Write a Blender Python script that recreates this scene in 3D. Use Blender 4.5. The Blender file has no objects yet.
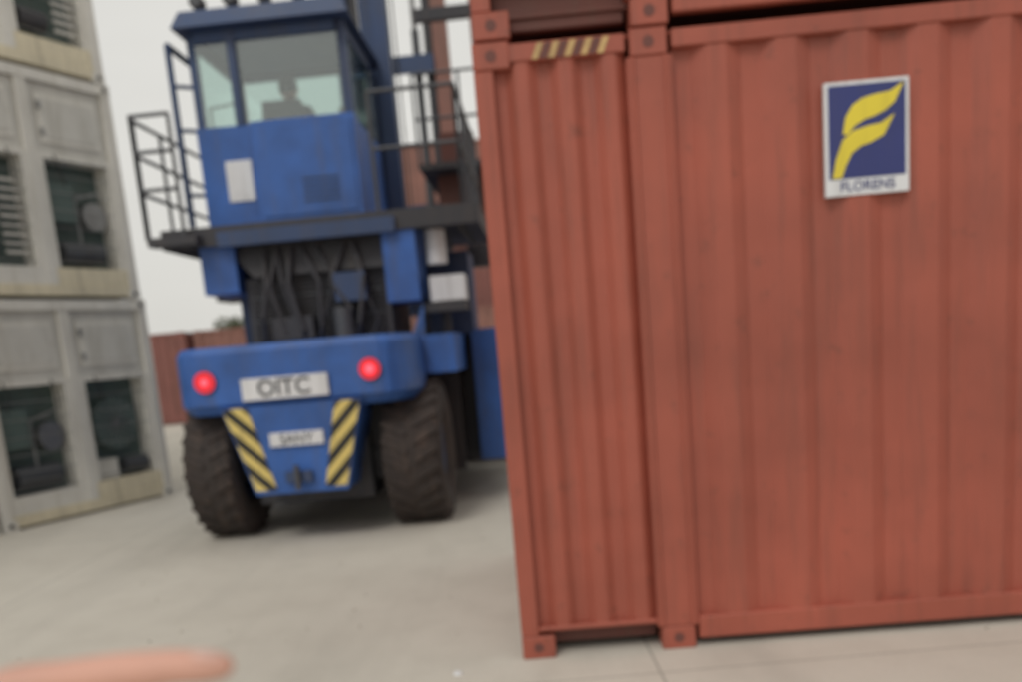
import bpy, math, random
from mathutils import Vector, Matrix
random.seed(7)
scn = bpy.context.scene
R = math.radians

# ------------------------------------------------------------ materials
def newmat(name):
    m = bpy.data.materials.new(name); m.use_nodes = True
    nt = m.node_tree
    return m, nt, nt.nodes["Principled BSDF"]

def noise(nt, vec, scale, detail=4, rough=.6):
    n = nt.nodes.new("ShaderNodeTexNoise")
    n.inputs["Scale"].default_value = scale
    n.inputs["Detail"].default_value = detail
    n.inputs["Roughness"].default_value = rough
    nt.links.new(vec, n.inputs["Vector"])
    return n.outputs["Fac"]

def ramp(nt, fac, a, b, ca=0.0, cb=1.0):
    r = nt.nodes.new("ShaderNodeMapRange")
    r.inputs["From Min"].default_value = a; r.inputs["From Max"].default_value = b
    r.inputs["To Min"].default_value = ca; r.inputs["To Max"].default_value = cb
    nt.links.new(fac, r.inputs["Value"])
    return r.outputs["Result"]

def mixc(nt, fac, c1, c2):
    n = nt.nodes.new("ShaderNodeMix"); n.data_type = 'RGBA'
    if isinstance(fac, (int, float)): n.inputs[0].default_value = fac
    else: nt.links.new(fac, n.inputs[0])
    for i, c in ((6, c1), (7, c2)):
        if isinstance(c, tuple): n.inputs[i].default_value = (*c, 1)
        else: nt.links.new(c, n.inputs[i])
    return n.outputs[2]

def mth(nt, op, a, b=0.0, c=None):
    n = nt.nodes.new("ShaderNodeMath"); n.operation = op
    for i, v in enumerate((a, b, c)):
        if v is None: continue
        if isinstance(v, (int, float)): n.inputs[i].default_value = v
        else: nt.links.new(v, n.inputs[i])
    return n.outputs[0]

def objco(nt):
    return nt.nodes.new("ShaderNodeTexCoord").outputs["Object"]

def mapping(nt, vec, sc):
    n = nt.nodes.new("ShaderNodeMapping")
    n.inputs["Scale"].default_value = sc
    nt.links.new(vec, n.inputs["Vector"]); return n.outputs[0]

def paint(name, col, rough=.5, metal=0, var=.18, dirt=(.09, .07, .05), damt=.35, scale=1.5, bump=.0):
    m, nt, b = newmat(name)
    v = objco(nt)
    n1 = noise(nt, v, scale, 3)
    dark = tuple(c*(1-var) for c in col); lite = tuple(min(1, c*(1+var*.7)) for c in col)
    c1 = mixc(nt, ramp(nt, n1, .3, .7), dark, lite)
    if damt > 0:
        st = noise(nt, mapping(nt, v, (9, 9, .7)), 1.3, 4, .65)
        c1 = mixc(nt, ramp(nt, st, .50, .8, 0, damt), c1, dirt)
        sp = noise(nt, v, scale*9, 4, .7)
        c1 = mixc(nt, ramp(nt, sp, .60, .74, 0, damt), c1, dirt)
    nt.links.new(c1, b.inputs["Base Color"])
    b.inputs["Metallic"].default_value = metal
    nt.links.new(ramp(nt, n1, .3, .7, rough-.08, min(1, rough+.15)), b.inputs["Roughness"])
    if bump:
        bm = nt.nodes.new("ShaderNodeBump"); bm.inputs["Strength"].default_value = bump
        bm.inputs["Distance"].default_value = .01
        nt.links.new(noise(nt, v, scale*3, 2), bm.inputs["Height"])
        nt.links.new(bm.outputs[0], b.inputs["Normal"])
    return m

M_RED = paint("container_red", (.355, .090, .058), .5, var=.2, dirt=(.17, .06, .042), damt=.6, scale=1.1, bump=.7)
M_REDD = paint("container_red_underframe_shaded", (.13, .045, .035), .7, damt=.5)  # underframe red darkened, shade under the overhang put into the colour
M_MAROON = paint("container_maroon", (.24, .095, .08), .6, damt=.4)
M_BROWN = paint("container_brown", (.26, .125, .10), .6, damt=.4)
M_BLUE = paint("machine_blue", (.036, .12, .40), .45, var=.3, dirt=(.09, .10, .14), damt=.45, scale=2)
M_DBLUE = paint("machine_dark_blue", (.035, .065, .15), .5, damt=.4)
M_GREY = paint("reefer_grey", (.70, .68, .63), .6, var=.12, dirt=(.38, .34, .27), damt=.5, bump=.4)
M_GREY2 = paint("reefer_panel", (.60, .585, .545), .6, var=.12, dirt=(.32, .29, .23), damt=.5)
M_CREAM = paint("reefer_sill", (.70, .63, .47), .6, damt=.4)
M_DARK = paint("dark_machinery", (.045, .045, .052), .6, dirt=(.10, .08, .065), damt=.5)
M_TEAL = paint("reefer_recess", (.10, .14, .13), .6, damt=.3)
M_STEEL = paint("steel", (.3, .3, .3), .45, .6, damt=.3)
M_DSTEEL = paint("oily_steel", (.09, .095, .105), .5, .3, damt=.4)
M_RUBBER = paint("tyre_rubber", (.045, .036, .033), .85, dirt=(.13, .09, .07), damt=.8, scale=3)
M_WHITE = paint("white_panel", (.72, .73, .75), .5, var=.08, damt=.3)
M_YEL = paint("yellow_mark", (.74, .60, .05), .5, var=.1, damt=.2)
M_OLDYEL = paint("faded_yellow_mark", (.60, .40, .17), .6, var=.2, damt=.8)
M_BLACK = paint("black_mark", (.02, .02, .02), .6, damt=.0)
M_OLDBLK = paint("faded_black_mark", (.14, .05, .04), .6, damt=.0)
M_NAVY = paint("decal_navy", (.03, .04, .17), .45, var=.15, damt=.15)
M_SEAT = paint("seat_fabric", (.045, .045, .05), .9, damt=.0)
M_SKIN = paint("skin", (.62, .34, .26), .5, var=.12, dirt=(.50, .2, .15), damt=.3, scale=20)
M_NAIL = paint("nail", (.66, .42, .35), .35, var=.03, damt=0)
M_SLEEVE = paint("sleeve", (.05, .06, .08), .9, damt=.0)
M_CLOTH = paint("work_clothes", (.05, .07, .10), .9, damt=.0)
M_HAIR = paint("hair", (.015, .012, .01), .7, damt=0)

def glassmat():
    m, nt, b = newmat("cab_glass")
    nt.nodes.remove(b)
    out = nt.nodes["Material Output"]
    t = nt.nodes.new("ShaderNodeBsdfTransparent"); t.inputs[0].default_value = (.88, .96, .94, 1)
    g = nt.nodes.new("ShaderNodeBsdfGlossy"); g.inputs["Roughness"].default_value = .12
    mx = nt.nodes.new("ShaderNodeMixShader"); mx.inputs[0].default_value = .16
    nt.links.new(t.outputs[0], mx.inputs[1]); nt.links.new(g.outputs[0], mx.inputs[2])
    nt.links.new(mx.outputs[0], out.inputs[0]); return m
M_GLASS = glassmat()

def emis(name, base, e, s):
    m, nt, b = newmat(name)
    b.inputs["Base Color"].default_value = (*base, 1)
    b.inputs["Emission Color"].default_value = (*e, 1)
    b.inputs["Emission Strength"].default_value = s
    return m
M_LAMP = emis("tail_lamp_red", (.6, .02, .03), (1, .03, .06), .35)
M_LAMPC = emis("tail_lamp_core", (.9, .1, .1), (1, .05, .08), 2.2)

def stripes():
    m, nt, b = newmat("hazard_stripes")
    v = objco(nt); s = nt.nodes.new("ShaderNodeSeparateXYZ"); nt.links.new(v, s.inputs[0])
    ax = mth(nt, 'ABSOLUTE', s.outputs[0])
    d = mth(nt, 'SUBTRACT', s.outputs[2], ax)
    f = mth(nt, 'FRACT', mth(nt, 'MULTIPLY', d, 5.0))
    k = mth(nt, 'GREATER_THAN', f, .48)
    c = mixc(nt, k, (.02, .02, .02), (.72, .57, .18))
    c = mixc(nt, ramp(nt, noise(nt, v, 14, 4), .5, .75, 0, .5), c, (.12, .10, .08))
    nt.links.new(c, b.inputs["Base Color"]); b.inputs["Roughness"].default_value = .55
    return m
M_STRIPE = stripes()

def concrete():
    m, nt, b = newmat("concrete_yard")
    v = objco(nt)
    s = nt.nodes.new("ShaderNodeSeparateXYZ"); nt.links.new(v, s.inputs[0])
    n1 = noise(nt, v, .35, 5, .6); n2 = noise(nt, v, 3.0, 5, .65); n3 = noise(nt, v, 45, 2, .7)
    c = mixc(nt, ramp(nt, n1, .3, .7), (.53, .495, .43), (.62, .585, .515))
    c = mixc(nt, ramp(nt, n2, .45, .85, 0, .35), c, (.40, .365, .31))
    c = mixc(nt, ramp(nt, n3, .5, .8, 0, .2), c, (.33, .31, .27))
    st = noise(nt, mapping(nt, v, (1.2, .22, 1)), .8, 4)
    c = mixc(nt, ramp(nt, st, .50, .8, 0, .55), c, (.32, .30, .265))
    def joint(ch, per, off):
        f = mth(nt, 'FRACT', mth(nt, 'DIVIDE', mth(nt, 'ADD', ch, off), per))
        return mth(nt, 'LESS_THAN', mth(nt, 'ABSOLUTE', mth(nt, 'SUBTRACT', f, .5)), .006/per)
    jx = joint(s.outputs[0], 4.5, 1.6); jy = joint(s.outputs[1], 5.0, 3.4)
    j = mth(nt, 'MULTIPLY', mth(nt, 'MAXIMUM', jx, jy), .5)
    c = mixc(nt, j, c, (.12, .11, .095))
    nt.links.new(c, b.inputs["Base Color"])
    b.inputs["Roughness"].default_value = .8
    bm = nt.nodes.new("ShaderNodeBump"); bm.inputs["Strength"].default_value = .25; bm.inputs["Distance"].default_value = .01
    nt.links.new(n3, bm.inputs["Height"]); nt.links.new(bm.outputs[0], b.inputs["Normal"])
    return m
M_CONC = concrete()
def leafmat():
    m, nt, b = newmat("foliage")
    v = objco(nt)
    c = mixc(nt, ramp(nt, noise(nt, v, 1.2, 3), .35, .65), (.06, .075, .04), (.12, .13, .075))
    nt.links.new(c, b.inputs["Base Color"]); b.inputs["Roughness"].default_value = .8
    return m
M_LEAF = leafmat()
M_BARK = paint("bark", (.10, .075, .055), .9)
M_STONE = paint("pebble", (.36, .33, .28), .9, scale=20, damt=0)

# ------------------------------------------------------------ mesh builder
class MB:
    def __init__(s): s.v = []; s.f = []; s.mi = []; s.sm = []; s.mats = []
    def mid(s, m):
        if m not in s.mats: s.mats.append(m)
        return s.mats.index(m)
    def add(s, vs, fs, m, smooth=False):
        o = len(s.v); s.v += [tuple(v) for v in vs]
        k = s.mid(m)
        for f in fs: s.f.append([i+o for i in f]); s.mi.append(k); s.sm.append(smooth)
    def box(s, c, d, m, rot=None):
        vs = []
        for z in (-.5, .5):
            for x, y in ((-.5, -.5), (.5, -.5), (.5, .5), (-.5, .5)):
                p = Vector((x*d[0], y*d[1], z*d[2]))
                if rot: p = rot @ p
                vs.append(p+Vector(c))
        s.add(vs, [(3, 2, 1, 0), (4, 5, 6, 7), (0, 1, 5, 4), (1, 2, 6, 5), (2, 3, 7, 6), (3, 0, 4, 7)], m)
    def bb(s, x0, x1, y0, y1, z0, z1, m):
        s.box(((x0+x1)/2, (y0+y1)/2, (z0+z1)/2), (x1-x0, y1-y0, z1-z0), m)
    def cyl(s, p1, p2, r1, m, r2=None, n=12, smooth=True):
        if r2 is None: r2 = r1
        p1 = Vector(p1); p2 = Vector(p2); d = (p2-p1).normalized()
        a = Vector((0, 0, 1)) if abs(d.z) < .9 else Vector((1, 0, 0))
        u = d.cross(a).normalized(); w = d.cross(u)
        off = math.pi/n if n == 4 else 0
        vs = []
        for p, r in ((p1, r1), (p2, r2)):
            for i in range(n):
                t = 2*math.pi*i/n+off
                vs.append(p+u*math.cos(t)*r+w*math.sin(t)*r)
        s.add(vs, [(i, (i+1) % n, n+(i+1) % n, n+i) for i in range(n)], m, smooth and n > 4)
        s.add(vs[:n], [tuple(range(n-1, -1, -1))], m); s.add(vs[n:], [tuple(range(n))], m)
    def path(s, pts, r, m, n=8):
        for a, b in zip(pts, pts[1:]): s.cyl(a, b, r, m, n=n)
    def loft(s, A, B, m):
        n = len(A)
        s.add(list(A)+list(B), [(i, (i+1) % n, n+(i+1) % n, n+i) for i in range(n)]+[tuple(range(n-1, -1, -1)), tuple(range(n, 2*n))], m)
    def poly(s, pts, m): s.add(pts, [tuple(range(len(pts)))], m)
    def lathe(s, prof, c, m, n=48):
        vs = []; k = len(prof)
        for i in range(n):
            t = 2*math.pi*i/n
            for x, r in prof: vs.append((c[0]+x, c[1]+r*math.cos(t), c[2]+r*math.sin(t)))
        fs = []
        for i in range(n):
            j = (i+1) % n
            for q in range(k-1): fs.append((i*k+q, j*k+q, j*k+q+1, i*k+q+1))
        s.add(vs, fs, m, True)
    def corr(s, p0, d, inn, L, z0, z1, m, depth=.04, pitch=.30):
        p0 = Vector(p0); d = Vector(d); inn = Vector(inn)
        n = max(1, round(L/pitch)); q = L/n; pts = []
        for i in range(n):
            for t, e in ((0, 1), (.27, 1), (.5, 0), (.77, 0)):
                pts.append(p0+d*(q*(i+t))+inn*(depth*e))
        pts.append(p0+d*L+inn*depth)
        vs = [(p.x, p.y, z0) for p in pts]+[(p.x, p.y, z1) for p in pts]
        k = len(pts)
        s.add(vs, [(i, i+1, k+i+1, k+i) for i in range(k-1)], m)
    def mesh(s, name):
        me = bpy.data.meshes.new(name); me.from_pydata(s.v, [], s.f)
        for m in s.mats: me.materials.append(m)
        for i, p in enumerate(me.polygons): p.material_index = s.mi[i]; p.use_smooth = s.sm[i]
        me.update(); return me

def place(me, name, loc=(0, 0, 0), rz=0, bevel=0, parent=None):
    o = bpy.data.objects.new(name, me); scn.collection.objects.link(o)
    o.location = loc; o.rotation_euler = (0, 0, rz)
    if bevel:
        b = o.modifiers.new("bevel", 'BEVEL'); b.width = bevel; b.segments = 1; b.limit_method = 'ANGLE'; b.angle_limit = R(40)
    if parent: o.parent = parent
    return o
def empty(name, loc=(0, 0, 0), rz=0):
    e = bpy.data.objects.new(name, None); scn.collection.objects.link(e)
    e.location = loc; e.rotation_euler = (0, 0, rz); e.empty_display_size = .2
    return e
def textobj(txt, name, size, mat, loc, rot, parent=None, bold=.0):
    cu = bpy.data.curves.new(name, 'FONT'); cu.body = txt; cu.size = size; cu.align_x = 'CENTER'; cu.align_y = 'CENTER'
    cu.extrude = .002; cu.offset = bold; cu.materials.append(mat)
    o = bpy.data.objects.new(name, cu); scn.collection.objects.link(o)
    o.location = loc; o.rotation_euler = rot
    if parent: o.parent = parent
    return o

# ------------------------------------------------------------ containers
def build_container(L, H, m, md, over=0.0, W=2.438, detail=True, oz=.16, marks=True):
    b = MB()
    cs = .17; pw = .21
    p1 = over; p2 = L-over-pw if over else L-pw
    for x in {over+.02, L-over-.02-cs} | ({0.0, L-cs} if over else set()):
        for y in (-.004, W-cs+.004):
            b.bb(x, x+cs, y, y+cs, 0, .118, m)
            b.bb(x, x+cs, y, y+cs, H-.118, H, m)
            if detail and y < 1:
                for z in (.06, H-.06):
                    b.cyl((x+cs/2, y-.002, z), (x+cs/2, y+.02, z), .026, M_OLDBLK, n=14)
    for x0, x1 in ((p1, p1+pw), (p2, p2+pw)):
        for y0, y1 in ((0, .07), (W-.07, W)):
            b.bb(x0+.0, x1-.0, y0, y1, .119, H-.119, m)
            if detail:
                yy = y0-.012 if y0 == 0 else y1
                b.bb(x0+.02, x0+.04, yy, yy+.012, .12, H-.12, m)
                b.bb(x1-.04, x1-.02, yy, yy+.012, .12, H-.12, m)
    if over:
        for x0, x1 in ((0, .09), (L-.09, L)):
            for y0, y1 in ((0, .07), (W-.07, W)): b.bb(x0, x1, y0, y1, .119, H-.119, m)
    segs = [(p1+pw, p2)]
    if over: segs += [(.09, p1), (p2+pw, L-.09)]
    for k, (a, c) in enumerate(segs):
        z0 = .16 if k == 0 else oz
        for y, inn, s in ((.012, (0, 1, 0), 1), (W-.012, (0, -1, 0), -1)):
            b.corr((a, y, 0), (1, 0, 0), inn, c-a, z0, H-.09, m, .04, .20 if k else .325)
        for y0, y1 in ((.004, .06), (W-.06, W-.004)):
            b.bb(a, c, y0, y1, H-.092, H-.012, m)
            if k == 0: b.bb(a, c, y0, y1, .045, .162, m)
            else:
                q = .09 if y0 < 1 else -.09
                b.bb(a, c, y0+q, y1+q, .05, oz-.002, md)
                b.bb(a, c, y0, y1, oz-.02, oz+.004, m)
    b.bb(.02, L-.02, .03, W-.03, H-.03, H-.014, m)
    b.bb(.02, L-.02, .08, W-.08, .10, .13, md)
    b.bb(.0, .07, .07, W-.07, H-.118, H-.01, m); b.bb(.0, .07, .07, W-.07, .03, .12, m)
    for y0, y1 in ((.075, W/2-.006), (W/2+.006, W-.075)):
        b.bb(.03, .06, y0, y1, .125, H-.122, m)
        if detail:
            for f in (.25, .7):
                yy = y0+(y1-y0)*f
                b.cyl((.005, yy, .1), (.005, yy, H-.1), .014, m, n=10)
                b.box((.005, yy+.12, 1.05), (.02, .3, .04), M_DSTEEL)
                for z in (.15, 1.0, 1.6, H-.2): b.box((.015, yy, z), (.03, .09, .06), m)
    b.corr((L-.012, .07, 0), (0, 1, 0), (-1, 0, 0), W-.14, .12, H-.1, m, .042, .27)
    b.bb(L-.06, L-.002, .07, W-.07, H-.118, H-.012, m); b.bb(L-.06, L-.002, .07, W-.07, .03, .12, m)
    if over and marks:
        for i in range(5):
            x = .27+i*.075
            b.add([(x, .0, H-.088), (x+.03, .0, H-.088), (x+.06, .0, H-.02), (x+.03, .0, H-.02)], [(0, 1, 2, 3)], M_OLDYEL)
            if i < 4: b.add([(x+.037, .0, H-.088), (x+.067, .0, H-.088), (x+.097, .0, H-.02), (x+.067, .0, H-.02)], [(0, 1, 2, 3)], M_OLDBLK)
    return b

H45 = 2.965
RCR = R(-1.9)
RC = empty("red_shipping_container", (0.0, 4.44, .0), RCR)
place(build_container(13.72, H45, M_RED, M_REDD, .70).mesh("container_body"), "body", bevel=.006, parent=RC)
DX, DZ, DW, DH = 1.60, 2.155, .385, .50
d = MB(); y = .004
d.bb(DX, DX+DW, y, .03, DZ, DZ+DH, M_WHITE)
bx0, bx1, bz0, bz1 = DX+.016, DX+DW-.016, DZ+.075, DZ+DH-.016
d.add([(bx0, y-.002, bz0), (bx1, y-.002, bz0), (bx1, y-.002, bz1), (bx0, y-.002, bz1)], [(0, 1, 2, 3)], M_NAVY)
def dp(u, v): return (bx0+(bx1-bx0)*u, y-.004, bz0+(bz1-bz0)*v)
upT = [(.18, .48), (.22, .66), (.31, .78), (.44, .85), (.60, .88), (.80, .90), (.98, .99)]
upB = [(.25, .47), (.34, .56), (.47, .62), (.60, .65), (.74, .70), (.86, .78), (.98, .99)]
loT = [(.04, .01), (.09, .22), (.18, .42), (.32, .51), (.50, .55), (.68, .57), (.86, .66)]
loB = [(.16, .01), (.22, .14), (.30, .27), (.42, .34), (.55, .37), (.72, .44), (.86, .66)]
for T, B_ in ((upT, upB), (loT, loB)):
    for i in range(len(T)-1):
        d.add([dp(*B_[i]), dp(*B_[i+1]), dp(*T[i+1]), dp(*T[i])], [(0, 1, 2, 3)], M_YEL)
place(d.mesh("leasing_decal"), "leasing_decal", parent=RC)
textobj("FLORENS", "decal_text", .062, M_NAVY, (DX+DW/2, y-.002, DZ+.038), (R(90), 0, 0), RC, .0)
RC2 = empty("red_shipping_container", (0.012, 4.445, H45+.012), RCR)
place(build_container(13.72, 2.9, M_RED, M_REDD, .70, oz=.30).mesh("container_body_upper"), "body", bevel=.006, parent=RC2)

far1 = build_container(12.19, 2.9, M_MAROON, M_REDD, 0, detail=False).mesh("far_container_maroon")
far2 = build_container(12.19, 2.9, M_BROWN, M_REDD, 0, detail=False).mesh("far_container_brown")
def farc(me, x, y, z, rz=0): place(me, "shipping_container", (x, y, z), rz)
farc(far1, -22, 29, 0); farc(far2, -9.6, 29.3, 0)
for k in range(3):
    farc(far2 if k != 1 else far1, -3.5, 33, 2.91*k)
    farc(far1 if k != 1 else far2, 9.0, 33, 2.91*k)
farc(far1, -35, 30, 0)

# ------------------------------------------------------------ refrigerated containers
def build_reefer(seed):
    rnd = random.Random(seed)
    b = MB(); W, H, L = 2.438, 2.59, 12.19
    b.bb(.03, W-.03, .32, L-.1, .15, H-.02, M_GREY)
    for x in (0, W-.17):
        for yy in (0, L-.17):
            b.bb(x, x+.17, yy, yy+.17, 0, .118, M_GREY); b.bb(x, x+.17, yy, yy+.17, H-.118, H, M_GREY)
        b.cyl((x+.085, -.002, .06), (x+.085, .02, .06), .03, M_BLACK, n=12)
        b.cyl((x+.085, -.002, H-.06), (x+.085, .02, H-.06), .03, M_BLACK, n=12)
    for x0, x1 in ((.0, .13), (W-.13, W)): b.bb(x0, x1, .01, .32, .119, H-.119, M_GREY)
    b.bb(W/2-.07, W/2+.07, .02, .3, .16, H-.13, M_GREY)
    b.bb(.131, W-.131, .012, .32, H-.13, H-.01, M_GREY)
    b.bb(.131, W-.131, .012, .32, .03, .158, M_CREAM)
    b.bb(.02, .1, .17, L-.17, .02, .15, M_GREY); b.bb(W-.1, W-.02, .17, L-.17, .02, .15, M_GREY)
    for i, (x0, x1) in enumerate(((.131, W/2-.071), (W/2+.071, W-.131))):
        w = x1-x0
        b.bb(x0, x1, .07, .3, 1.66, H-.132, M_GREY2)
        b.bb(x0+.1, x1-.1, .045, .07, 1.78, 2.34, M_GREY)
        b.bb(x0+.16, x1-.16, .035, .045, 1.84, 2.28, M_GREY2)
        for z in (1.9, 2.2): b.box((x0+.12, .035, z), (.04, .03, .09), M_STEEL)
        b.bb(x0, x1, .03, .3, 1.60, 1.659, M_GREY)
        b.bb(x0, x1, .28, .31, .16, 1.6, M_TEAL)
        b.bb(x0, x1, .03, .28, .159, .36, M_CREAM if i else M_GREY)
        b.bb(x0, x0+.07, .03, .28, .361, 1.599, M_GREY); b.bb(x1-.07, x1, .03, .28, .361, 1.599, M_GREY)
        kind = (seed+i) % 3
        if kind == 0:
            b.cyl((x0+.2, .18, .56), (x1-.25, .18, .56), .13, M_DSTEEL, n=20)
            b.bb(x0+.12, x0+.45, .1, .26, .9, 1.35, M_TEAL)
            b.path([(x0+.5, .15, .6), (x0+.5, .15, 1.2), (x1-.15, .15, 1.3)], .018, M_STEEL)
            b.cyl((x1-.28, .12, 1.0), (x1-.28, .25, 1.0), .17, M_STEEL, n=20)
        elif kind == 1:
            b.cyl((x0+w/2, .14, 1.05), (x0+w/2, .27, 1.05), .33, M_TEAL, n=28)
            for a in range(8):
                t = a*math.pi/8
                b.cyl((x0+w/2-.33*math.cos(t), .13, 1.05-.33*math.sin(t)), (x0+w/2+.33*math.cos(t), .13, 1.05+.33*math.sin(t)), .006, M_STEEL, n=6)
            b.bb(x0+.1, x0+.4, .08, .26, .37, .62, M_GREY2)
            b.cyl((x0+.55, .17, .5), (x1-.12, .17, .5), .09, M_DSTEEL, n=16)
        else:
            b.bb(x0+.1, x1-.45, .06, .26, .95, 1.48, M_WHITE)
            b.bb(x0+.14, x1-.49, .05, .06, 1.12, 1.3, M_DARK)
            for q in range(9): b.bb(x1-.4, x1-.1, .1, .12, .5+q*.1, .54+q*.1, M_GREY2)
            b.cyl((x0+.15, .17, .58), (x0+.5, .17, .58), .12, M_DARK, n=16)
        for q in range(6):
            b.cyl((x0+.07, .05, .42+q*.2+rnd.random()*.02), (x1-.07, .05, .42+q*.2), .006, M_STEEL, n=6)
    for q in range(3): b.path([(.3+q*.6, .03, 1.66), (.33+q*.6, .0, 1.5), (.3+q*.65, .03, 1.3)], .008, M_BLACK)
    return b
rang = math.atan2(12.1-9.94, -4.585+5.72)
dirv = Vector((math.cos(rang), math.sin(rang), 0))
org = Vector((-5.68, 9.94, 0))
rm = [build_reefer(s).mesh("reefer_mesh") for s in (0, 1, 2)]
pick = (0, 2, 1, 0)
for col in (0, -1, -2):
    for lv in range(4):
        p = org+dirv*(col*2.50+(.03, -.02, -.06, -.12)[lv])+Vector((0, 0, lv*2.60))
        place(rm[(pick[lv]+col) % 3], "refrigerated_container", p, rang, bevel=.006)

# ------------------------------------------------------------ container handler
HX, HYAW = -1.805, R(-3)
CH = empty("container_handler", (HX, 8.80, 0), HYAW)
b = MB()
def plan(rear, side, xr, xs, yf, n=6):
    pts = []
    for i in range(n+1):
        t = i/n*math.pi/2
        pts.append((xr+(xs-xr)*math.sin(t), rear+(side-rear)*(1-math.cos(t))))
    right = pts+[(xs, yf)]
    left = [(-x, y) for x, y in reversed(right)]
    return left+right
HW = 1.12
P = plan(-.82, -.25, .82, HW, -.12)
P2 = plan(-.77, -.22, .79, HW-.03, -.12)
Pb = plan(-.72, -.20, .77, HW-.05, -.12)
b.loft([(x, y, 1.20) for x, y in Pb], [(x, y, 1.29) for x, y in P], M_BLUE)
b.loft([(x, y, 1.2905) for x, y in P], [(x, y, 1.73) for x, y in P], M_BLUE)
b.loft([(x, y, 1.7305) for x, y in P], [(x, y, 1.785+.03*(1-abs(x)/1.3)) for x, y in P2], M_BLUE)
b.bb(-HW, HW+.30, -.119, 1.05, 1.40, 1.765, M_BLUE)
b.bb(-.66, .66, -.119, 1.05, .45, 1.399, M_DARK)
A = [(-.42, -.80, .46), (.42, -.80, .46), (.42, -.2, .46), (-.42, -.2, .46)]
B_ = [(-.63, -.83, 1.26), (.63, -.83, 1.26), (.63, -.2, 1.26), (-.63, -.2, 1.26)]
b.loft(A, B_, M_BLUE)
for s in (-1, 1):
    q = [(s*.22, -.808, .50), (s*.415, -.808, .50), (s*.618, -.838, 1.25), (s*.39, -.838, 1.25)]
    b.poly(q if s > 0 else q[::-1], M_STRIPE)
b.bb(-.41, .36, -.865, -.822, 1.31, 1.50, M_WHITE)
b.bb(-.22, .26, -.85, -.80, .89, 1.01, M_WHITE)
b.bb(-.12, .12, -.86, -.80, .56, .66, M_DBLUE); b.cyl((0, -.9, .5), (0, -.9, .72), .025, M_DSTEEL)
for s in (-1, 1):
    x = s*.735
    b.cyl((x, -.84, 1.50), (x, -.80, 1.50), .10, M_DBLUE, n=24)
    b.cyl((x, -.85, 1.50), (x, -.835, 1.50), .095, M_LAMP, n=24)
    b.cyl((x, -.856, 1.50), (x, -.845, 1.50), .040 if s > 0 else .03, M_LAMPC, n=20)
b.cyl((-.80, 0, .66), (.80, 0, .66), .16, M_DARK, n=16); b.bb(-.55, .55, -.3, .22, .30, .9, M_DARK)
def tyre(cx, cy, r, w):
    h = w/2
    prof = [(-h*.72, r*.50), (-h*.95, r*.62), (-h, r*.8), (-h*.93, r*.93), (-h*.75, r*.985), (0, r), (h*.75, r*.985), (h*.93, r*.93), (h, r*.8), (h*.95, r*.62), (h*.72, r*.50)]
    b.lathe(prof, (cx, cy, r), M_RUBBER)
    rim = [(-h*.72, r*.50), (-h*.6, r*.46), (-h*.35, r*.3), (-h*.4, r*.12), (-h*.5, .001)]
    b.lathe(rim, (cx, cy, r), M_DBLUE, 32)
    b.lathe([(-x, q) for x, q in rim], (cx, cy, r), M_DBLUE, 32)
    n = 26
    for i in range(n):
        t = 2*math.pi*i/n
        for s in (-1, 1):
            rot = Matrix.Rotation(t+(s*.06), 3, 'X') @ Matrix.Rotation(s*.5, 3, 'Z')
            c = Matrix.Rotation(t+s*.06, 3, 'X') @ Vector((s*h*.48, 0, r*.99))
            b.box((cx+c.x, cy+c.y, r+c.z), (h*.9, .06, .04), M_RUBBER, rot)
tyre(-.90, 0, .67, .48); tyre(.98, 0, .67, .56)
# dark flaps added behind the rear wheels as shade between tyre and body
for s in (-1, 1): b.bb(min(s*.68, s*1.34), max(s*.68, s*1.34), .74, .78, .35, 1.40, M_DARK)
for s in (-1, 1):
    tyre(s*1.05, 4.7, .80, .55); tyre(s*1.72, 4.7, .80, .55)
b.cyl((-1.3, 4.7, .8), (1.3, 4.7, .8), .2, M_DARK, n=16)
b.bb(-.55, .55, 1.051, 5.4, .35, 1.45, M_DBLUE)
for s in (-1, 1):
    x0, x1 = sorted((s*.75, s*1.50))
    b.bb(x0, x1, 1.25, 3.4, .38, 1.76, M_DARK if s > 0 else M_BLUE)
    b.bb(x0+.04, x1-.04, 1.22, 1.249, .5, 1.6, M_DARK)
    x0, x1 = sorted((s*.72, s*2.05))
    b.bb(x0, x1, 3.75, 5.7, 1.78, 1.86, M_BLUE)
    b.bb(x0, x1, 3.67, 3.749, .95, 1.86, M_BLUE)
    for q in range(3): b.bb(min(s*1.51, s*1.75), max(s*1.51, s*1.75), 2.2, 2.6, .5+q*.35, .53+q*.35, M_DARK)
b.bb(1.50, 1.84, .9, 3.3, .42, 1.80, M_BLUE)
# engine bay / radiator
b.bb(-.62, .80, .30, 1.5, 1.77, 2.45, M_DARK)
for i in range(14): b.bb(-.56, .74, .27, .30, 1.80+i*.045, 1.82+i*.045, M_DSTEEL if i % 5 == 0 else M_DARK)
b.loft([(-.50, .2, 2.45), (.80, .2, 2.45), (.80, 1.5, 2.45), (-.50, 1.5, 2.45)], [(-.8, .25, 2.80), (.9, .25, 2.80), (.9, 1.5, 2.80), (-.8, 1.5, 2.80)], M_DARK)
rq = random.Random(5)
for q in range(9):
    x = -.45+q*.13
    b.path([(x, .2, 1.80), (x+rq.uniform(-.12, .12), .1+.03*(q % 3), 2.0+rq.uniform(-.1, .1)), (x+rq.uniform(-.15, .15), .12, 2.35), (x+rq.uniform(-.1, .1), .2, 2.7)], rq.uniform(.012, .03), M_DARK)
b.bb(-.98, -.64, .15, .8, 2.32, 2.80, M_BLUE)
b.bb(.80, 1.12, .1, .7, 2.10, 2.80, M_BLUE)
b.bb(-.35, .05, .12, .26, 1.83, 2.05, M_DARK); b.bb(.3, .6, .10, .26, 2.15, 2.42, M_DBLUE)
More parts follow.
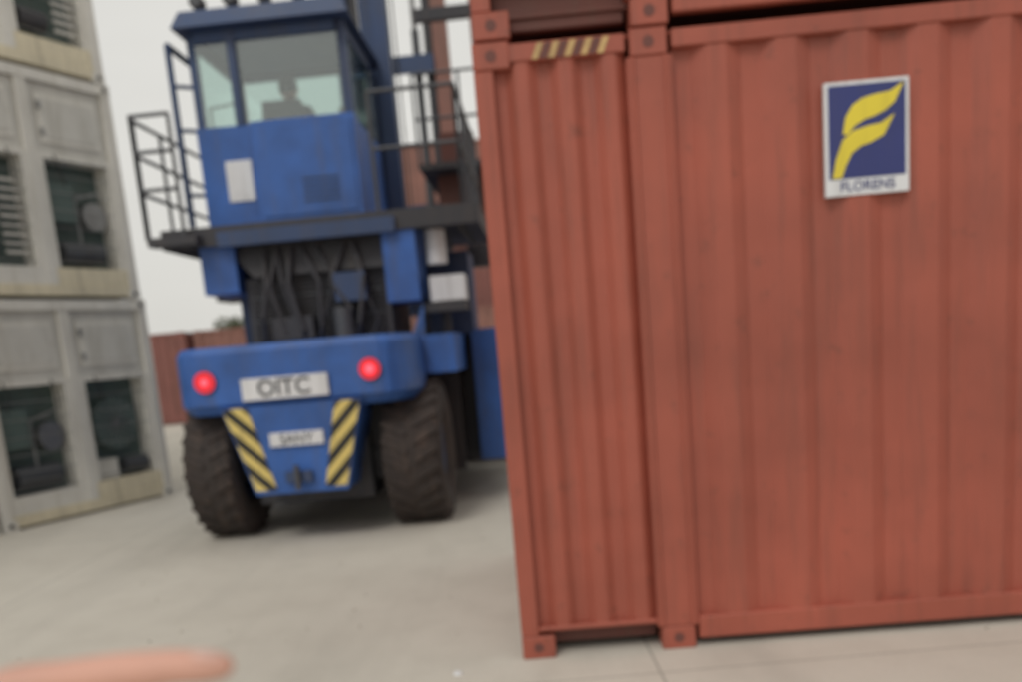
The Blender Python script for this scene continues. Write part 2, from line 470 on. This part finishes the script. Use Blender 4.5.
b.cyl((.35, .15, 1.79), (.35, .15, 2.1), .1, M_DSTEEL, n=16)
b.cyl((1.28, .35, 2.44), (1.28, .35, 2.76), .10, M_WHITE, n=20)
b.bb(1.20, 1.54, .22, .5, 2.08, 2.32, M_WHITE)
b.bb(1.14, 1.54, .2, .56, 1.98, 2.07, M_DARK)
b.cyl((1.3, .5, 1.7), (1.3, .5, 1.98), .05, M_DARK)
b.path([(1.1, .5, 1.7), (1.12, .45, 2.1), (1.0, .4, 2.4)], .03, M_BLACK)
b.bb(1.14, 1.54, .9, 1.6, 1.77, 2.6, M_DBLUE)
for x in (-.85, 1.1):
    for yy in (.95, 2.3): b.cyl((x, yy, 1.74), (x, yy, 2.80), .06, M_DBLUE, n=4)
# deck
DK = 2.90
b.bb(-1.26, 1.70, .10, 2.7, DK-.05, DK, M_DARK)
b.bb(-1.27, 1.71, .07, .10, DK-.14, DK+.04, M_DARK)
b.bb(-1.30, -1.27, .07, 2.7, DK-.14, DK+.04, M_DARK); b.bb(1.71, 1.74, .07, 2.7, DK-.14, DK+.04, M_DARK)
for q in range(11): b.bb(-1.22+q*.27, -1.18+q*.27, .12, 2.6, DK-.11, DK-.051, M_DARK)
b.bb(-1.36, -.9, -.10, .069, DK-.12, DK-.04, M_DARK)
b.bb(-.75, .95, .02, .069, DK-.16, DK-.02, M_DBLUE)
def rail(pts, z0, hs, m=M_DBLUE):
    for h in hs: b.path([(x, y, z0+h) for x, y in pts], .02, m)
    for (x0, y0), (x1, y1) in zip(pts, pts[1:]):
        n = max(1, round(math.hypot(x1-x0, y1-y0)/.6))
        for i in range(n+1):
            x = x0+(x1-x0)*i/n; yy = y0+(y1-y0)*i/n
            b.cyl((x, yy, z0-.05), (x, yy, z0+max(hs)), .019, m, n=8)
rail([(-1.04, .0), (-1.40, .0), (-1.44, .14), (-1.44, 2.6)], DK, (1.06, .74, .4), M_DSTEEL)
for yy in (.14, .9, 1.7, 2.5): b.bb(-1.46, -1.29, yy-.02, yy+.02, DK-.09, DK-.04, M_DSTEEL)
rail([(.80, .12), (1.6, .12), (1.6, 2.6)], DK, (1.1, .6), M_DSTEEL)
# cab
cx0, cx1, cy0, cy1 = -.94, .60, .42, 1.95
CB = DK+.001
b.bb(cx0, cx1, cy0, cy1, CB, 2.98, M_BLUE)
b.bb(cx0, cx1, cy0, cy0+.05, 2.981, 3.90, M_BLUE)
b.bb(cx0, cx0+.05, cy0+.051, cy1-.051, 2.981, 3.55, M_BLUE)
b.bb(cx1-.05, cx1, cy0+.051, cy1-.051, 2.981, 3.90, M_BLUE)
b.bb(cx0, cx1, cy1-.05, cy1, 2.981, 3.35, M_BLUE)
b.bb(-.34, cx1+.05, cy0-.24, cy0-.001, 2.93, 3.86, M_BLUE)
b.bb(-.30, cx1+.01, cy0-.252, cy0-.241, 2.99, 3.80, M_BLUE)
for q in range(5): b.bb(.1, .45, cy0-.26, cy0-.2521, 3.1+q*.05, 3.12+q*.05, M_DBLUE)
b.bb(-.70, -.44, cy0-.012, cy0-.001, 3.2, 3.58, M_WHITE)  # white panel stands in for bright sky through the lower door glass
def post(x, yy, t=.055): b.cyl((x, yy, 3.3), (x, yy, 4.76), t, M_DBLUE, n=4)
for x in (cx0+.04, cx1-.04):
    for yy in (cy0+.09, cy1-.04): post(x, yy)
b.cyl((-.50, cy0+.03, 3.90), (-.50, cy0+.03, 4.76), .055, M_DBLUE, n=4)
b.bb(cx0+.09, cx1-.09, cy0+.0, cy0+.06, 4.66, 4.76, M_DBLUE)
b.bb(cx0+.09, cx1-.09, cy1-.07, cy1, 4.70, 4.76, M_DBLUE)
for x in (cx0+.01, cx1-.06): b.bb(x, x+.05, cy0+.15, cy1-.1, 4.66, 4.76, M_DBLUE)
b.bb(cx0+.08, -.54, cy0+.03, cy0+.036, 3.905, 4.655, M_GLASS)
b.bb(-.46, cx1-.08, cy0+.03, cy0+.036, 3.905, 4.655, M_GLASS)
b.bb(cx0+.02, cx0+.026, cy0+.15, cy1-.1, 3.555, 4.655, M_GLASS)
b.bb(cx1-.026, cx1-.02, cy0+.15, cy1-.1, 3.905, 4.655, M_GLASS)
b.bb(cx0+.09, cx1-.09, cy1-.03, cy1-.024, 3.355, 4.695, M_GLASS)
b.loft([(cx0-.07, cy0-.14, 4.765), (cx1+.08, cy0-.14, 4.765), (cx1+.08, cy1+.2, 4.765), (cx0-.07, cy1+.2, 4.765)],
       [(cx0+.0, cy0-.06, 4.93), (cx1+.0, cy0-.06, 4.93), (cx1+.0, cy1+.1, 4.93), (cx0+.0, cy1+.1, 4.93)], M_DBLUE)
for x in (-.78, -.46, -.14, .18):
    b.cyl((x, .5, 4.93), (x, .5, 4.98), .015, M_DARK); b.cyl((x, .42, 5.03), (x, .54, 5.03), .065, M_DARK, n=18)
    b.cyl((x, .41, 5.03), (x, .419, 5.03), .045, M_DSTEEL, n=18)
b.cyl((.42, .8, 4.93), (.42, .8, 5.1), .05, M_YEL, n=14)
b.path([(-1.10, .4, 3.0), (-1.10, .4, 4.66), (-1.10, 1.15, 4.66), (-1.10, 1.15, 3.0)], .032, M_DBLUE)
for z in (3.3, 3.9, 4.3): b.path([(-1.10, .4, z), (-.95, .5, z)], .02, M_DBLUE)
b.path([(-1.0, 1.9, 4.5), (-1.3, 2.0, 4.5), (-1.3, 2.0, 4.2)], .015, M_DARK); b.bb(-1.38, -1.22, 1.98, 2.01, 4.0, 4.3, M_DARK)
b.bb(-.43, .09, .95, 1.40, 3.40, 3.54, M_SEAT); b.loft([(-.43, .86, 3.54), (.09, .86, 3.54), (.09, .96, 3.54), (-.43, .96, 3.54)], [(-.36, .76, 4.18), (.02, .76, 4.18), (.02, .85, 4.18), (-.36, .85, 4.18)], M_SEAT)
b.bb(-.26, -.14, 1.0, 1.3, 2.99, 3.40, M_DARK)
b.bb(.16, .46, .8, 1.5, 2.99, 3.9, M_SEAT); b.cyl((-.17, 1.75, 2.99), (-.17, 1.62, 3.9), .035, M_DARK)
b.bb(.26, .42, 1.5, 1.55, 3.95, 4.25, M_SEAT)
# tower at right of the cab
b.bb(.64, .80, 1.9, 2.06, DK, 6.2, M_DBLUE); b.bb(.46, .60, 2.2, 2.34, DK, 6.2, M_DBLUE)
# mast at front
MO = .30
for s in (-1, 1):
    x = s*.74+MO
    mm = M_DBLUE if s < 0 else M_BROWN
    b.bb(x-.11, x+.11, 5.85, 5.92, .5, 9.2, mm); b.bb(x-.11, x-.07, 5.92, 6.12, .5, 9.2, mm); b.bb(x+.07, x+.11, 5.92, 6.12, .5, 9.2, mm)
    xi = s*.55+MO
    b.bb(xi-.06, xi+.06, 5.95, 6.1, .7, 9.6, M_DARK)
    b.cyl((s*.36+MO, 6.0, .8), (s*.36+MO, 6.0, 6.4), .06, M_DSTEEL, n=16)
    b.cyl((s*.36+MO, 6.0, 6.4), (s*.36+MO, 6.0, 9.3), .04, M_STEEL, n=16)
    b.cyl((s*.5, 3.2, 1.5), (s*.74, 5.8, 2.9), .09, M_BLUE, n=16)
for z, h in ((1.0, .3), (2.6, .25), (5.75, .25), (7.9, .2), (9.1, .2)): b.bb(-.58+MO, .62+MO, 5.80, 5.849, z, z+h, M_DBLUE)
for x in (.3, .38): b.path([(x, 5.78, 1.2), (x, 5.78, 9.0)], .014, M_BLACK, n=6)
rail([(.82, 3.6), (2.0, 3.6), (2.0, 5.4)], 4.0, (1.1, .55), M_DSTEEL); b.bb(.82, 2.0, 3.55, 5.5, 3.92, 4.0, M_DARK)
b.bb(1.0, 1.9, 4.0, 5.0, 3.2, 3.919, M_BROWN); b.bb(1.05, 1.5, 4.2, 4.8, 4.001, 4.5, M_REDD)
b.bb(1.62, 1.82, 3.7, 3.84, 1.86, 6.8, M_BROWN); b.bb(.9, 1.82, 3.7, 3.80, 5.75, 5.90, M_DARK)
b.bb(-2.9, 3.1, 6.35, 6.65, 2.9, 3.25, M_DARK); b.bb(-.55, 1.05, 6.15, 6.34, 2.2, 3.9, M_DBLUE)
for s in (-1, 1): b.bb(s*3.0-.02, s*3.0+.22, 6.2, 6.9, 2.7, 2.9, M_DARK)
place(b.mesh("handler_body"), "machine_body", bevel=.008, parent=CH)
textobj("OITC", "rear_plate_text", .20, M_DSTEEL, (-.03, -.868, 1.403), (R(90), 0, 0), CH, .003)
textobj("SANY", "maker_plate_text", .12, M_DSTEEL, (.02, -.853, .948), (R(90), 0, 0), CH, .001)

# ------------------------------------------------------------ skinned figures
def skin(name, verts, edges, radii, mat, parent=None, root=0, sub=2):
    me = bpy.data.meshes.new(name); me.from_pydata([tuple(v) for v in verts], edges, [])
    me.materials.append(mat)
    o = bpy.data.objects.new(name, me); scn.collection.objects.link(o)
    sk = o.modifiers.new("skin", 'SKIN'); sk.use_smooth_shade = True
    for i, r in enumerate(radii):
        r = r if isinstance(r, tuple) else (r, r)
        me.skin_vertices[0].data[i].radius = r
        me.skin_vertices[0].data[i].use_root = (i == root)
    s = o.modifiers.new("sub", 'SUBSURF'); s.levels = sub; s.render_levels = sub
    if parent: o.parent = parent
    return o
def chain(n, base=0): return [(base+i, base+i+1) for i in range(n-1)]
def ball(name, c, sc, mat, parent, rot=(0, 0, 0)):
    bpy.ops.mesh.primitive_uv_sphere_add(segments=32, ring_count=20, radius=1)
    o = bpy.context.object; o.name = name; o.location = c; o.scale = sc; o.rotation_euler = rot
    for p in o.data.polygons: p.use_smooth = True
    o.data.materials.append(mat); o.parent = parent; return o

OP = empty("machine_operator")
OP.matrix_basis = Matrix.Translation((HX, 8.80, 0)) @ Matrix.Rotation(HYAW, 4, 'Z') @ Matrix.Translation((-.17, 1.10, 3.66))
V = [(0, 0, 0), (0, -.02, .22), (0, 0, .42), (0, .01, .53), (0, .03, .60),
     (-.19, .0, .46), (-.27, .10, .22), (-.17, .36, .20),
     (.19, .0, .46), (.28, .08, .22), (.26, .34, .18),
     (-.11, .03, -.02), (-.13, .42, .0), (-.13, .46, -.42), (-.13, .60, -.50),
     (.11, .03, -.02), (.13, .42, .0), (.13, .46, -.42), (.13, .60, -.50)]
E = [(0, 1), (1, 2), (2, 3), (3, 4), (2, 5), (5, 6), (6, 7), (2, 8), (8, 9), (9, 10), (0, 11), (11, 12), (12, 13), (13, 14), (0, 15), (15, 16), (16, 17), (17, 18)]
rr = [(.16, .12), (.17, .11), (.20, .13), (.08, .08), (.055, .055), .085, .06, .035, .085, .06, .035, .09, .065, .045, .04, .09, .065, .045, .04]
skin("clothed_body", V, E, rr, M_CLOTH, OP)
ball("head", (0, .05, .72), (.085, .10, .122), M_SKIN, OP)
ball("hair", (0, .03, .75), (.095, .108, .11), M_HAIR, OP)
ball("nose", (0, .155, .71), (.013, .02, .02), M_SKIN, OP)
for s in (-1, 1):
    ball("ear", (s*.087, .05, .71), (.012, .02, .03), M_SKIN, OP)
    ball("eye", (s*.03, .142, .735), (.011, .008, .008), M_HAIR, OP)
    ball("hand_fist", (-.15 if s < 0 else .26, .39, .20), (.04, .05, .035), M_SKIN, OP)
ball("mouth", (0, .144, .67), (.022, .008, .006), M_MAROON, OP)

HD = empty("pointing_hand", (0, 0, 0))
skin("index_finger", [(-.240, .352, 1.468), (-.212, .357, 1.4785), (-.192, .358, 1.4795), (-.170, .360, 1.4795), (-.147, .361, 1.4800), (-.131, .362, 1.4785), (-.121, .3625, 1.4775)],
     chain(7), [.011, .0102, .0086, .0092, .0080, .0073, .0045], M_SKIN, HD)
ball("index_nail", (-.132, .361, 1.4838), (.0070, .0050, .0016), M_NAIL, HD, (0, R(14), 0))
fl = [(.372, 1.458, .0092), (.390, 1.448, .0088), (.404, 1.438, .0078)]
for i, (yy, zz, r) in enumerate(fl):
    L_ = (.047, .043, .034)[i]
    x = -.222-i*.006
    skin(("middle_finger", "ring_finger", "little_finger")[i],
         [(x-.03, yy-.004, zz-.004), (x, yy, zz), (x+L_*.75, yy+.001, zz-L_*.6), (x+L_*.45, yy, zz-L_*1.15), (x-.002, yy-.002, zz-L_*1.05), (x-.008, yy-.002, zz-L_*.95)],
         chain(6), [r*1.15, r*1.1, r, r*.92, r*.82, r*.6], M_SKIN, HD)
skin("thumb", [(-.285, .350, 1.438), (-.252, .336, 1.428), (-.218, .334, 1.425), (-.190, .342, 1.424), (-.182, .345, 1.424)], chain(5), [.015, .0125, .0105, .009, .006], M_SKIN, HD)
skin("palm", [(-.238, .374, 1.452), (-.262, .376, 1.444), (-.290, .374, 1.438), (-.322, .366, 1.428), (-.37, .335, 1.41), (-.45, .26, 1.37)],
     chain(6), [(.034, .014), (.038, .017), (.034, .018), (.027, .02), (.029, .026), (.036, .034)], M_SKIN, HD)
skin("sleeve", [(-.43, .28, 1.38), (-.50, .21, 1.345), (-.62, .05, 1.28), (-.66, -.15, 1.30)], chain(4), [.044, .05, .056, .065], M_SLEEVE, HD)

# ------------------------------------------------------------ trees
def tree(x, y, h, seed):
    rnd = random.Random(seed); t = MB()
    t.cyl((0, 0, 0), (.1, 0, h*.45), .16, M_BARK, .10, n=10)
    clumps = []
    for i in range(7):
        a = rnd.uniform(0, 6.28); rr_ = rnd.uniform(.5, 1.5)
        p = (math.cos(a)*rr_, math.sin(a)*rr_, h*rnd.uniform(.55, .92))
        t.cyl((.1, 0, h*rnd.uniform(.3, .45)), p, .07, M_BARK, .02, n=6); clumps.append(p)
    for p in clumps+[(0, 0, h*.85)]:
        R_ = rnd.uniform(.6, 1.1)
        for k in range(200):
            d_ = Vector((rnd.gauss(0, 1), rnd.gauss(0, 1), rnd.gauss(0, .8))).normalized()*R_*rnd.uniform(.4, 1.1)
            c = Vector(p)+d_; u = Vector((rnd.gauss(0, 1), rnd.gauss(0, 1), rnd.gauss(0, 1))).normalized(); w = u.orthogonal().normalized()
            s_ = rnd.uniform(.07, .16)
            t.add([c-u*s_, c+w*s_*.6, c+u*s_, c-w*s_*.6], [(0, 1, 2, 3)], M_LEAF)
    place(t.mesh("tree"), "broadleaf_tree", (x, y, 0))
for i, (x, y, h) in enumerate([(-15.8, 58, 4.7), (-4.9, 36, 8.4)]): tree(x, y, h, i)

# ------------------------------------------------------------ ground
g = MB(); S = 600
g.add([(-S, -S, 0), (S, -S, 0), (S, S, 0), (-S, S, 0)], [(0, 1, 2, 3)], M_CONC)
place(g.mesh("ground"), "ground")
pb = MB(); rnd = random.Random(3)
for i in range(90):
    x = rnd.uniform(-4, 3); yy = rnd.uniform(3.3, 9); r = rnd.uniform(.003, .011)
    pts = [(x+math.cos(a)*r*rnd.uniform(.7, 1.2), yy+math.sin(a)*r*rnd.uniform(.7, 1.2)) for a in [k*math.pi/3 for k in range(6)]]
    pb.loft([(px, py, 0.001) for px, py in pts], [(x+(px-x)*.6, yy+(py-yy)*.6, r) for px, py in pts], M_STONE)
pb.loft([(-.36, 4.30, .001), (-.32, 4.29, .001), (-.31, 4.33, .001), (-.35, 4.34, .001)], [(-.355, 4.30, .01), (-.325, 4.295, .012), (-.315, 4.325, .01), (-.35, 4.335, .012)], M_WHITE)
place(pb.mesh("gravel_debris"), "gravel_debris")

# ------------------------------------------------------------ world, sun
w = bpy.data.worlds.new("World"); scn.world = w; w.use_nodes = True
nt = w.node_tree; bg = nt.nodes["Background"]
sky = nt.nodes.new("ShaderNodeTexSky"); sky.sky_type = 'NISHITA'; sky.sun_disc = False
EL, AZ = 50, 205
sky.sun_elevation = R(EL); sky.sun_rotation = R(AZ); sky.dust_density = 6; sky.air_density = 1.2
hs = nt.nodes.new("ShaderNodeHueSaturation"); hs.inputs["Saturation"].default_value = .25
nt.links.new(sky.outputs[0], hs.inputs["Color"])
tc = nt.nodes.new("ShaderNodeTexCoord")
cl = noise(nt, mapping(nt, tc.outputs["Generated"], (1, 1, 2.5)), 1.6, 4)
ov = mixc(nt, ramp(nt, cl, .3, .7), (6.9, 6.8, 6.35), (8.0, 7.85, 7.4))
fin = mixc(nt, .85, hs.outputs[0], ov)
nt.links.new(fin, bg.inputs[0]); bg.inputs[1].default_value = .105
sd = bpy.data.lights.new("sun", 'SUN'); sd.energy = .9; sd.angle = R(20); sd.color = (1, .97, .92)
so = bpy.data.objects.new("sun", sd); scn.collection.objects.link(so)
az = R(AZ); dirn = Vector((math.sin(az)*math.cos(R(EL)), math.cos(az)*math.cos(R(EL)), math.sin(R(EL))))
so.rotation_euler = dirn.to_track_quat('Z', 'Y').to_euler()

# ------------------------------------------------------------ camera
cd = bpy.data.cameras.new("camera"); co = bpy.data.objects.new("camera", cd); scn.collection.objects.link(co)
cd.lens = 900/1022*36; cd.sensor_width = 36; cd.clip_end = 2000; cd.clip_start = .02
cd.shift_y = 170/1022
cd.dof.use_dof = True; cd.dof.focus_distance = 1.15; cd.dof.aperture_fstop = 3.0
co.matrix_world = Matrix.Translation((0, 0, 1.6)) @ Matrix.Rotation(R(90-10.4), 4, 'X') @ Matrix.Rotation(R(-4.9), 4, 'Z')
scn.camera = co
scn.view_settings.view_transform = 'Standard'; scn.view_settings.look = 'None'; scn.view_settings.exposure = 0
